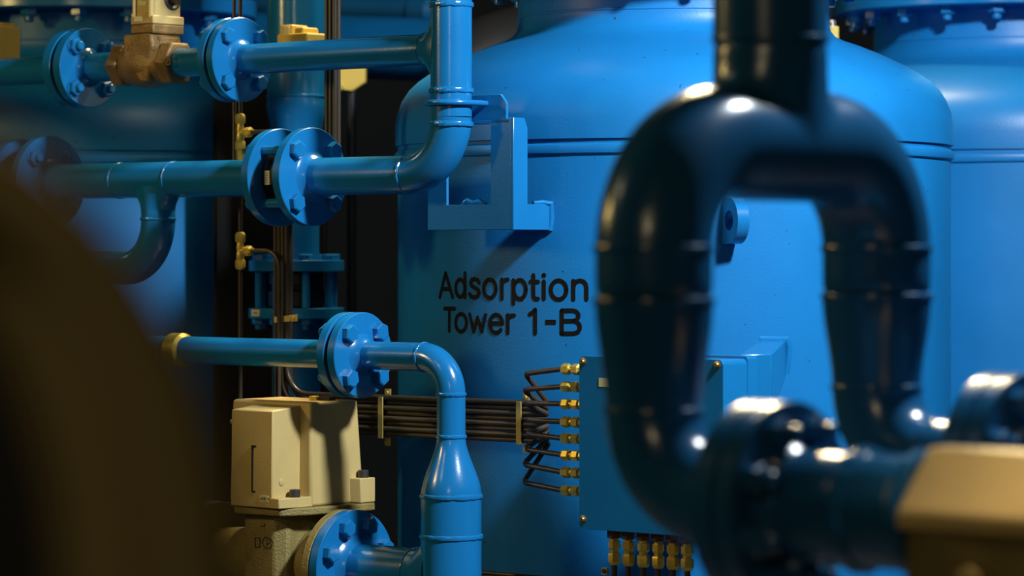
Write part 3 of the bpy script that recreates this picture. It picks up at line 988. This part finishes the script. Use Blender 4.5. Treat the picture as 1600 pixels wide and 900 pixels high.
# brass fittings: left side (eight) and underside (six)
VT = VF + 0.034
FY = (577, 604.5, 631.5, 659.5, 685.5, 711.5, 738.5, 767)
fit = MB()
fit.lathe(Matrix(), [(0.0050, -0.022), (0.0085, -0.019), (0.0098, -0.016), (0.0098, -0.005), (0.0085, -0.003)], 6)
fit.lathe(Matrix(), [(0.0060, -0.005), (0.0060, 0.006)], 16)
fit.lathe(Matrix(), [(0.0085, 0.0035), (0.0096, 0.005), (0.0096, 0.016), (0.006, 0.018), (0.006, 0.03)], 6)
fitm = fit.mesh('brass_fitting', BRASS, ang=20)
fpos = []
pF = at(893, VT)
for k, y in enumerate(FY):
    c = Vector((pF.x, pF.y, zat(y, pF.y)))
    fpos.append(c)
    inst('brass_fitting', fitm, frame(c, UU) @ Matrix.Rotation(0.35*k, 4, 'Z'), jb, label='brass fitting')
bot = MB()
bot.lathe(Matrix(), [(0.0125, 0.002), (0.0125, -0.0135), (0.011, -0.015)], 6)
botm = bot.mesh('union_nut', RUST, ang=20)
b2 = MB()
b2.lathe(Matrix(), [(0.0075, -0.015), (0.0075, -0.019), (0.0105, -0.020), (0.0105, -0.031), (0.009, -0.033), (0.0072, -0.035), (0.0072, -0.038), (0.0100, -0.040), (0.0108, -0.042), (0.0108, -0.054), (0.0085, -0.059), (0.006, -0.060)], 6)
b2m = b2.mesh('brass_fitting', BRASS, ang=20)
BX = (960, 982, 1005.5, 1028.5, 1051.5, 1074)
bpos = []
for k, x in enumerate(BX):
    c = at(x, VT-0.006)
    c.z = zbB + 0.0005
    bpos.append(c)
    inst('union_nut', botm, Matrix.Translation(c) @ Matrix.Rotation(0.2, 4, 'Z'), jb, label='dark reddish nut')
    inst('brass_fitting', b2m, Matrix.Translation(c) @ Matrix.Rotation(0.2+0.4*k, 4, 'Z'), jb, label='brass fitting')

# ------------------------------------------------------------------ dark tubes
VBN = -0.556                              # plane of the horizontal bundle
NUM = ('topmost', 'second from the top', 'third from the top', 'fourth from the top', 'fourth from the bottom', 'third from the bottom', 'second from the bottom', 'lowest')
TY = (584, 609, 630, 656, 678, 702, 726, 754)
rt = 0.0046
ub0 = (at(431, VBN)-TC).dot(UU)
for k in range(8):
    row = 7-k                             # lowest horizontal tube comes from the leftmost vertical one
    layer = (k % 2)
    yh = 629 + k*8.4                      # image row at the right clip
    pr_ = at(810, VBN)
    zh = zat(yh, pr_.y)
    ue = (at(857+0.3*k, VBN)-TC).dot(UU)
    ul = (at(TY and (822 if k not in (1, 6, 7) else 819), VT)-TC).dot(UU)
    uv = ub0 + 0.0094*(row//2)
    vv_ = VBN + (0.0 if row % 2 else 0.0088)
    zlft = zat(TY[k], at(822, VT).y)
    u_f = (fpos[k]-TC).dot(UU)
    uq = ub0 + (at(512, VBN)-at(431, VBN)).dot(UU) + 0.0096*(row//3)
    vq = VBN - 0.002 + 0.0096*(row % 3)
    P = [world(uq, vq, 1.985), world(uq, vq, 1.655), world(uv, vv_, 1.565), world(uv, vv_, zh), world(ue, VBN, zh), world(ul-0.002, VT, zlft), world(u_f-0.020, VT, fpos[k].z)]
    path = round_path(P, [0.02, 0.02, 0.022+0.004*row, 0.0075, 0.0075], 8)
    solo('control_tube', MB().tube(path, rt, 12), TUBE,
         'dark bundle tube bending back into the %s brass fitting of the box' % NUM[k], 'tube', 'tubes of the clipped bundle')
NB = ('leftmost', 'second from the left', 'third from the left', 'third from the right', 'second from the right', 'rightmost')
for k, c in enumerate(bpos):
    solo('drain_tube', MB().tube([c - ZZ*0.056, Vector((c.x, c.y, 0.0))], 0.0052, 14), TUBE,
         'dark tube hanging straight down under the blue box, %s of six' % NB[k], 'tube', 'tubes under the blue box')
lowt = zat(897, at(800, VBN).y)
solo('control_tube', MB().tube([at(560, VBN-0.01, lowt), at(1000, VBN-0.01, lowt-0.001)], 0.004, 12), TUBE,
     'single dark tube along the bottom edge right of the blue reducer pipe', 'tube')


def clip(px, y0, y1, label):
    c = at(px, VBN-0.006)
    za_, zb_ = zat(y1, c.y), zat(y0, c.y)
    t = thing('tube_clip', label, 'clip', (c.x, c.y, za_), 'brass clips on the tubes')
    Mc = Matrix.Translation(c) @ Matrix((UU, ZZ, -VV)).transposed().to_4x4()
    b = MB().prism(Mc, [[(-0.0055, za_), (0.0055, za_), (0.0055, zb_), (-0.0055, zb_)]], -0.0005, 0.0018)
    part('strap', b, STRAP, t, 0.0006)
    for s, zz in ((1, zb_), (-1, za_)):
        part('tab', MB().prism(Mc, [[(-0.001, min(zz, zz+s*0.014)), (0.0125, min(zz, zz+s*0.014)), (0.0125, max(zz, zz+s*0.014)), (-0.001, max(zz, zz+s*0.014))]], -0.014, -0.011), STRAP, t, 0.0005)
        inst('screw', bolt_mesh(0.0042, 0.0035, BRASS), Mc @ Matrix.Translation((0.0055, zz+s*0.007, -0.011)), t)
    return t


clip(811, 627.5, 695, 'brass clip strapping the horizontal tubes next to the box fittings')
clip(595, 620, 685, 'brass clip strapping the horizontal tubes just right of the cream actuator')
# small clip at the lower right below the box
c = at(944, VBN-0.012)
t = thing('tube_clip', 'tiny brass clip at the bottom edge left of the hanging tubes', 'clip', (c.x, c.y, zat(899, c.y)), 'brass clips on the tubes')
Mc = Matrix.Translation(c) @ Matrix((UU, ZZ, -VV)).transposed().to_4x4()
part('tab', MB().prism(Mc, [rrect(-0.006, 0.0055, zat(898, c.y), zat(887, c.y), 0.001)], -0.006, 0.0), STRAP, t)
inst('screw', bolt_mesh(0.004, 0.003, DSTEEL), Mc @ Matrix.Translation((0, zat(892, c.y), 0)), t)
# clip across the upright tubes
c = at(447, VBN-0.007)
t = thing('tube_clip', 'short brass clip across the upright tubes behind the straight blue pipe', 'clip', (c.x, c.y, zat(505, c.y)), 'brass clips on the tubes')
Mc = Matrix.Translation(c) @ Matrix((UU, ZZ, -VV)).transposed().to_4x4() @ Matrix.Translation((0, zat(498, c.y), 0)) @ Matrix.Rotation(R(4.5), 4, 'Z')
part('strap', MB().prism(Mc, [rrect(-0.029, 0.012, -0.0055, 0.0055, 0.001)], -0.0005, 0.0022), STRAP, t, 0.0005)
part('tab', MB().prism(Mc, [rrect(0.012, 0.0265, -0.0062, 0.0062, 0.001)], -0.003, 0.0002), STRAP, t)
inst('screw', bolt_mesh(0.0045, 0.004, BRASS), Mc @ Matrix.Translation((0.0185, 0, 0.0002)), t)

# instrument tubes with brass tees at the left
VQ = -0.575
qA, qB = at(366, VQ), at(375.5, VQ)
solo('instrument_tube', MB().tube(round_path([at(366, V1+0.02, zat(268, 5.8)), qA+ZZ*zat(268, 5.8), qA+ZZ*2.3], 0.015, 6), 0.0035, 12), TUBE, 'thin upright brown tube left of the two brass tees', 'tube')
y = qB.y
solo('instrument_tube', MB().tube([qB+ZZ*1.22, qB+ZZ*2.3], 0.0040, 12), TUBE, 'upright dark tube carrying the two brass tees', 'tube')


def tee(py, label, side):
    z = zat(py, y)
    t = thing('tube_tee', label, 'fitting', (qB.x, qB.y, z-0.05), 'brass tees on the upright tube')
    b = MB().lathe(frame(qB+ZZ*(z-0.017), ZZ), [(0.0062, 0), (0.0075, 0.004), (0.0075, 0.012), (0.0065, 0.017), (0.0075, 0.022), (0.0062, 0.034)], 16)
    b.lathe(frame(qB+ZZ*z, UU), [(0.0055, 0), (0.0055, 0.016)], 14)
    part('tee_body', b, BRASS, t)
    for M in (frame(qB+ZZ*(z+0.017), ZZ), frame(qB+ZZ*(z-0.017), -ZZ), frame(qB+ZZ*z+UU*0.014, UU)):
        part('nut', MB().lathe(M, [(0.0085, -0.001), (0.0096, 0.002), (0.0096, 0.013), (0.0075, 0.017), (0.0045, 0.018)], 6), BRASS, t, ang=20)
    return z


z = tee(207, 'brass tee fitting on the upright tube beside the upper flange pair', 1)
solo('instrument_tube', MB().tube([qB+ZZ*z+UU*0.03, qB+ZZ*z+UU*0.11], 0.0040, 12), TUBE, 'short tube running right from the upper brass tee', 'tube')
z = tee(392, 'brass tee fitting on the upright tube level with the dark flanges', 1)
e = qB+ZZ*z+UU*0.030
solo('instrument_tube', MB().tube(round_path([e, at(436, VQ+0.004, z), at(436, VQ+0.004, 1.18)], 0.03, 8), 0.0040, 12), TUBE, 'dark tube curving from the lower brass tee down along the bundle', 'tube')
part_m = MB()
solo('tube_coupling', MB().lathe(frame(qB+ZZ*zat(252, y), ZZ), [(0.004, 0), (0.007, 0.003), (0.007, 0.020), (0.004, 0.024)], 6), BRASS, 'small brass coupling below the upper tee', 'fitting')
# added black stand-in for shade: cabinet in the gap
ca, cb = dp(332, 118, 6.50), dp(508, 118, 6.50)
gap_back = thing('gap_shade_backing', 'added black upright shade cabinet in the shaded gap behind the instrument tubes', 'backing', ((ca.x+cb.x)/2, 6.55, 0))
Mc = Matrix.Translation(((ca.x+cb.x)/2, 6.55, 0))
part('housing', MB().box(Mc, (cb.x-ca.x)/2, 0.045, 0, ca.z), GAP_SHADE, gap_back, 0.006)
part('front_sheet', MB().box(Mc @ Matrix.Translation((0, -0.047, 0)), (cb.x-ca.x)/2-0.008, 0.004, 0.02, ca.z-0.01), GAP_SHADE, gap_back, 0.002)

# ------------------------------------------------------------------ upright blue pipe at the back with a flanged valve
DP = 6.38
bp = Vector(((463-800)/FPX*DP, DP, 0))
vp = thing('back_pipe', 'upright blue pipe in the gap behind the flanged runs, with a domed reducer', 'pipe', (bp.x, bp.y, 0))
Mb_ = Matrix.Translation(bp)
rB_ = 0.058
zw = zat(151, DP)
part('upper_pipe', MB().lathe(Mb_, [(rB_, zw), (rB_, 2.9)], 56), BLUE, vp)
part('reducer', MB().lathe(Mb_, [(0.046, zat(235, DP)), (0.048, zat(215, DP)), (0.054, zat(190, DP)), (0.060, zat(168, DP)), (rB_, zw)], 56), BLUE, vp)
part('middle_pipe', MB().lathe(Mb_, [(0.046, zat(408, DP)), (0.046, zat(234, DP))], 48), BLUE, vp)
weld(vp, bp+ZZ*zw, ZZ, rB_, 0.0026)
zf = zat(411, DP)
bolt_t = bolt_mesh(0.014, 0.012, BLUE)


def zfl(parent, zc, th, up):
    o = part('flange', MB().lathe(Mb_, [(0.04, zc-th/2), (0.094, zc-th/2), (0.0955, zc-th/2+.001), (0.0955, zc+th/2-.001), (0.094, zc+th/2), (0.04, zc+th/2)], 64), BLUE, parent)
    for k in range(8):
        a = 2*PI*k/8 + 0.32
        p = bp + Vector((0.076*math.cos(a), 0.076*math.sin(a), zc + (th/2 if up else -th/2)))
        inst('bolt', bolt_t if up else bolt_mesh(0.014, 0.012, BLUE, 0.008, False, 0.01), Matrix.Translation(p) @ (Matrix() if up else Matrix.Rotation(PI, 4, 'X')), o)
    return o


zfl(vp, zat(415, DP), 0.022, True)
wv2 = thing('wafer_valve', 'dark wafer valve body in the shade between two flanges, behind the upright tubes', 'valve', (bp.x, bp.y, zat(480, DP)))
part('wafer_body', MB().lathe(Mb_, [(0.05, zat(480, DP)), (0.056, zat(478, DP)), (0.056, zat(455, DP)), (0.05, zat(452, DP)), (0.05, zat(446, DP)), (0.054, zat(444, DP)), (0.054, zat(426, DP))], 48), BLACKP, wv2)
for k in range(8):
    a = 2*PI*k/8 + 0.32
    part('stud', MB().lathe(Matrix.Translation(bp + Vector((0.076*math.cos(a), 0.076*math.sin(a), zat(480, DP)))), [(0.008, 0), (0.008, zat(425, DP)-zat(480, DP))], 14), BLUE, wv2)
lp_ = thing('back_pipe', 'lower length of the back blue pipe, its flange bearing a cream sticker', 'pipe', (bp.x, bp.y, 0))
lo_f = zfl(lp_, zat(489, DP), 0.021, False)
part('lower_pipe', MB().lathe(Mb_, [(0.048, 0.0), (0.048, zat(490, DP))], 48), BLUE, lp_)
sa = math.asin((403-463)/FPX*DP/0.0955)
sc_ = bp + Vector((0.0955*math.sin(sa), -0.0955*math.cos(sa), zat(488, DP)))
nrm = Vector((math.sin(sa), -math.cos(sa), 0))
part('sticker', MB().box(frame(sc_, nrm, ZZ), 0.0065, 0.014, -0.004, 0.0008), LABEL, lp_)
pk = MB()
for k in range(4): pk.box(frame(sc_, nrm, ZZ) @ Matrix.Translation((0, -0.007+k*0.0045, 0)), 0.0025, 0.0010, 0.0008, 0.0012)
part('sticker_print', pk, INK, lp_)

# gold actuator head showing above the upper branch
q = dp(473, 60, 6.15)
MGd = Matrix.Translation(q) @ MU
ga = thing('valve_actuator', 'small gold stepped actuator head peeking over the upper branch pipe', 'actuator', q - ZZ*0.06)
part('body', MB().box(MGd, 0.040, 0.030, -0.06, 0.008), YELLOW, ga, 0.003)
part('mount', MB().tube([q - ZZ*0.03, Vector((bp.x, bp.y-0.05, q.z-0.03))], 0.012, 16), YELLOW, ga)
part('cap', MB().box(MGd @ Matrix.Translation((-0.022, 0, 0)), 0.016, 0.026, 0.0, 0.026, 0.9, 0.9), YELLOW, ga, 0.003)
part('cap', MB().box(MGd @ Matrix.Translation((0.010, 0, 0)), 0.012, 0.024, 0.0, 0.020, 0.9, 0.9), YELLOW, ga, 0.003)
part('window', MB().box(MGd @ Matrix.Translation((-0.016, -0.026, 0.012)), 0.006, 0.002, -0.010, 0.010), LABEL, ga, 0.001)
# ochre block at the far upper left, on the upper run
q = at(4, V1+0.05)
Mo = Matrix.Translation(q) @ MU
oa = thing('valve_actuator', 'ochre block at the left edge between the flange bolts and the upper pipe', 'actuator', q+ZZ*(Z1-0.02))
part('body', MB().box(Mo, 0.022, 0.028, Z1-0.02, zat(42, q.y)), YELLOW, oa, 0.003)
part('cap', MB().box(Mo, 0.016, 0.020, zat(44, q.y), zat(36, q.y)), YELLOW, oa, 0.002)
# yellow panel behind the upper branch, right of the tubes
q = dp(548, 118, 6.9)
ya = thing('yellow_box', 'pale yellow box with a cut corner under the upper branch pipe', 'box', q-ZZ*0.04)
My = Matrix.Translation(q) @ Matrix((Vector((1, 0, 0)), ZZ, Vector((0, -1, 0)))).transposed().to_4x4()
part('body', MB().prism(My, [[(-0.034, -0.028), (0.004, -0.034), (0.032, -0.014), (0.032, 0.06), (-0.034, 0.06)]], -0.05, 0), YELLOW, ya, 0.003)
part('stand', MB().tube([Vector((q.x, q.y+0.035, 0)), q + Vector((0, 0.035, 0.03))], 0.010, 16), BLACKP, ya)
part('knob', MB().lathe(frame(q + Vector((-0.024, 0, -0.025)), Vector((0, -1, 0))), [(0.009, -0.002), (0.009, 0.01), (0.006, 0.012)], 18), BRASS, ya)
q = dp(1300, 52, 6.55)
yb_ = thing('yellow_post', 'narrow yellow post end just right of the U pipe stem', 'post', q-ZZ*0.1)
part('body', MB().box(Matrix.Translation(q), 0.012, 0.02, -0.15, 0.013), YELLOW, yb_, 0.002)
part('cap', MB().lathe(Matrix.Translation(q), [(0.008, 0.012), (0.008, 0.024), (0.006, 0.027)], 16), STEEL, yb_)

# header pipes high behind the towers
hp = thing('header_pipe', 'wide blue header pipe crossing behind the riser below the top edge', 'pipe', dp(560, 70, 7.6))
h0, h1 = dp(300, 62, 8.0), dp(800, 84, 7.3)
part('straight_pipe', MB().tube([h0, h1], 0.075, 48), BLUE, hp)
h0b, h1b = dp(330, 2, 8.3), dp(668, 16, 7.75)
hp2 = thing('header_pipe', 'dim blue-grey header pipe above the wide blue one at the top edge', 'pipe', h0b)
part('straight_pipe', MB().tube([h0b, h1b], 0.030, 40), SHADED_BLUE, hp2)
part('end_cap', MB().lathe(frame(h1b, h1b-h0b), [(0.036, -0.04), (0.036, 0.02), (0.026, 0.035)], 40), SHADED_BLUE, hp2)
ep = thing('elbow_pipe', 'dark curved pipe rising behind the shoulder of the lettered tower', 'pipe', dp(760, 90, 6.9))
part('elbow', MB().tube(round_path([dp(716, 240, 7.0), dp(716, 95, 7.0), dp(1000, 20, 7.3)], 0.16, 16), 0.085, 48), DARKP, ep)

# ------------------------------------------------------------------ foreground: inverted U pipe, flanges, bronze valve
D1 = 3.25
KF = D1/3.65
uL0 = Vector(((1022-800)/FPX*D1, D1, 0))
LEN = 0.457*KF
uR0 = uL0 + VV*LEN
rU = 0.0680*KF
rN = 0.0555*KF
up = thing('inverted_u_pipe', 'large shaded blue inverted U pipe hanging in front of the lettered tower', 'pipe', (uL0.x, uL0.y, 1.2))
SR = 0.127*KF
zTop = zat(216, D1) - 0.002
zl1, zl2, zl3 = zat(388, D1), zat(470, D1), zat(642, D1)
cL, cR = uL0+ZZ*zTop, uR0+ZZ*zTop
pathU = round_path([uL0+ZZ*zl2, cL, cR, uR0+ZZ*zl2], SR, 20)
um = (cL+cR)/2
zst = zat(62, um.y)
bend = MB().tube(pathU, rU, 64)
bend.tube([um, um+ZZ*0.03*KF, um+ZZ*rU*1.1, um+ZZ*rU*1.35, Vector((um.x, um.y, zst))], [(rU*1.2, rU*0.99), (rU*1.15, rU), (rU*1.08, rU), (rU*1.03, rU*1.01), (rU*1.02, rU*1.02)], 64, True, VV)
ubo = part('u_bend', bend, SHADED_BLUE, up)
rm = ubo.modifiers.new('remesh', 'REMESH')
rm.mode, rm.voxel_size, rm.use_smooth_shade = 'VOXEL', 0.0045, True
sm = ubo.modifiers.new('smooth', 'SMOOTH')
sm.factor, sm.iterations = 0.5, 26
part('stem', MB().tube([Vector((um.x, um.y, zst-0.004)), um + ZZ*1.0], rU*1.02, 64), SHADED_BLUE, up)
weld(up, um + ZZ*(zat(62, um.y)-um.z), ZZ, rU*1.02, 0.0025, SHADED_BLUE)
ELU = 0.118
HEXF = bolt_mesh(0.0165, 0.017, SHADED_BLUE, 0.0095, True, 0.014)
FACES = []
for base, y3, dep, el, off in ((uL0, 642, D1, 0.098*KF, 0.162*KF), (uR0, 605, 4.0*KF, 0.092*KF, 0.190*KF)):
    zl3 = zat(y3, dep)
    for zz in (zl1, zl2):
        weld(up, base+ZZ*zz, ZZ, rU, 0.0034, SHADED_BLUE)
    pf = []
    for k in range(17):
        s = k/16
        pf.append((rN + (rU-rN)*(3*s*s-2*s**3), zl3 + (zl2-zl3)*s))
    part('reducer', MB().lathe(Matrix.Translation(base), pf, 64), SHADED_BLUE, up)
    weld(up, base+ZZ*zl3, ZZ, rN, 0.0034, SHADED_BLUE)
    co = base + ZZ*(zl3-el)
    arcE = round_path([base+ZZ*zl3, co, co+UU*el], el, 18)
    part('elbow', MB().tube(arcE, rN, 56), SHADED_BLUE, up)
    fe = co + UU*off
    pipe(up, [co+UU*el, fe], rN, SHADED_BLUE, 'neck', 56)
    weld(up, co+UU*el, UU, rN, 0.003, SHADED_BLUE)
    flange(up, fe, UU, 0.1150*KF, 0.026*KF, rN, 8, R(22.5), m=SHADED_BLUE, hub=0.0)
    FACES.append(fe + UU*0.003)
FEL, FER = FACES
for fe, lab, nm in ((FEL, 'shaded blue flange and pipe leading right to the tan valve, blurred in front', 'a'), (FER, 'shaded blue flange with nuts at the right edge behind the tan valve', 'b')):
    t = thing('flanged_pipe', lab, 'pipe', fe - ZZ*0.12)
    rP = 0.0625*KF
    flange(t, fe+UU*0.026*KF, UU, 0.1150*KF, 0.026*KF, rP, 8, R(22.5), m=SHADED_BLUE, bolt=(HEXF, 'nut'), br=0.76, hub=0.016)
    pipe(t, [fe+UU*0.026*KF, fe+UU*0.205*KF], rP, SHADED_BLUE, 'straight_pipe', 56)
    weld(t, fe+UU*0.120*KF, UU, rP, 0.0085, SHADED_BLUE)
    weld(t, fe+UU*0.196*KF, UU, rP, 0.0085, SHADED_BLUE)
# tan valve housing
VH = FEL + UU*0.205*KF
MH = Matrix.Translation(VH) @ Matrix((VV, ZZ, UU)).transposed().to_4x4()   # x = v, y = up, z = u
hx = [(x*KF, z*KF) for x, z in [(-0.068, -0.012), (0.062, -0.012), (0.062, 0.055), (0.030, 0.072), (-0.005, 0.072), (-0.068, 0.008)]]
lo_ = [(x*KF, z*KF) for x, z in [(-0.056, -0.17), (0.050, -0.17), (0.050, -0.011), (-0.056, -0.011)]]
hv = thing('valve_housing', 'tan valve housing with a sloping top face at the lower right corner', 'valve', VH-ZZ*0.16)
part('cover', MB().prism(MH, [hx], 0.0, 0.34*KF), CREAM, hv, 0.004)
part('housing', MB().prism(MH, [lo_], 0.004, 0.335*KF), CAST, hv, 0.004)
inst('bolt', bolt_mesh(0.014, 0.012, CREAM), frame(MH @ Vector((-0.056*KF, -0.06*KF, 0.09*KF)), -VV), hv)
part('foot', MB().box(Matrix.Translation(VH+UU*0.15) @ MU, 0.05, 0.05, -VH.z, -0.15), CAST, hv)

# ------------------------------------------------------------------ foreground hoses, far out of focus
DH = 0.95
for k, (pts, rr, lab) in enumerate((
        ([(-150, 215), (0, 290), (95, 370), (178, 478), (248, 605), (296, 750), (318, 920), (322, 1200)], 0.0140, 'blurred olive hose arching along the outside of the lower left hoses'),
        ([(-220, 265), (-80, 320), (45, 430), (130, 575), (185, 760), (205, 950), (210, 1200)], 0.0210, 'thick blurred olive hose in the middle of the lower left hoses'),
        ([(-220, 520), (-100, 560), (0, 690), (55, 850), (72, 1000), (74, 1200)], 0.0230, 'blackish blurred hose innermost in the lower left corner'))):
    P = [dp(x, yv, DH+0.042*k) for x, yv in pts]
    # smooth the course with Catmull-Rom
    Q = []
    for i in range(len(P)-1):
        a, b, c, d = P[max(i-1, 0)], P[i], P[i+1], P[min(i+2, len(P)-1)]
        for s in range(8):
            u = s/8
            Q.append(0.5*((2*b) + (c-a)*u + (2*a-5*b+4*c-d)*u*u + (3*b-a-3*c+d)*u**3))
    Q.append(P[-1])
    Q.append(Vector((Q[-1].x, Q[-1].y, 0.0)))
    t = thing('rubber_hose', lab, 'hose', Vector((Q[-1].x, Q[-1].y, 0)))
    part('hose', MB().tube(Q, rr, 32), RUBBER if k < 2 else BLACKP, t)
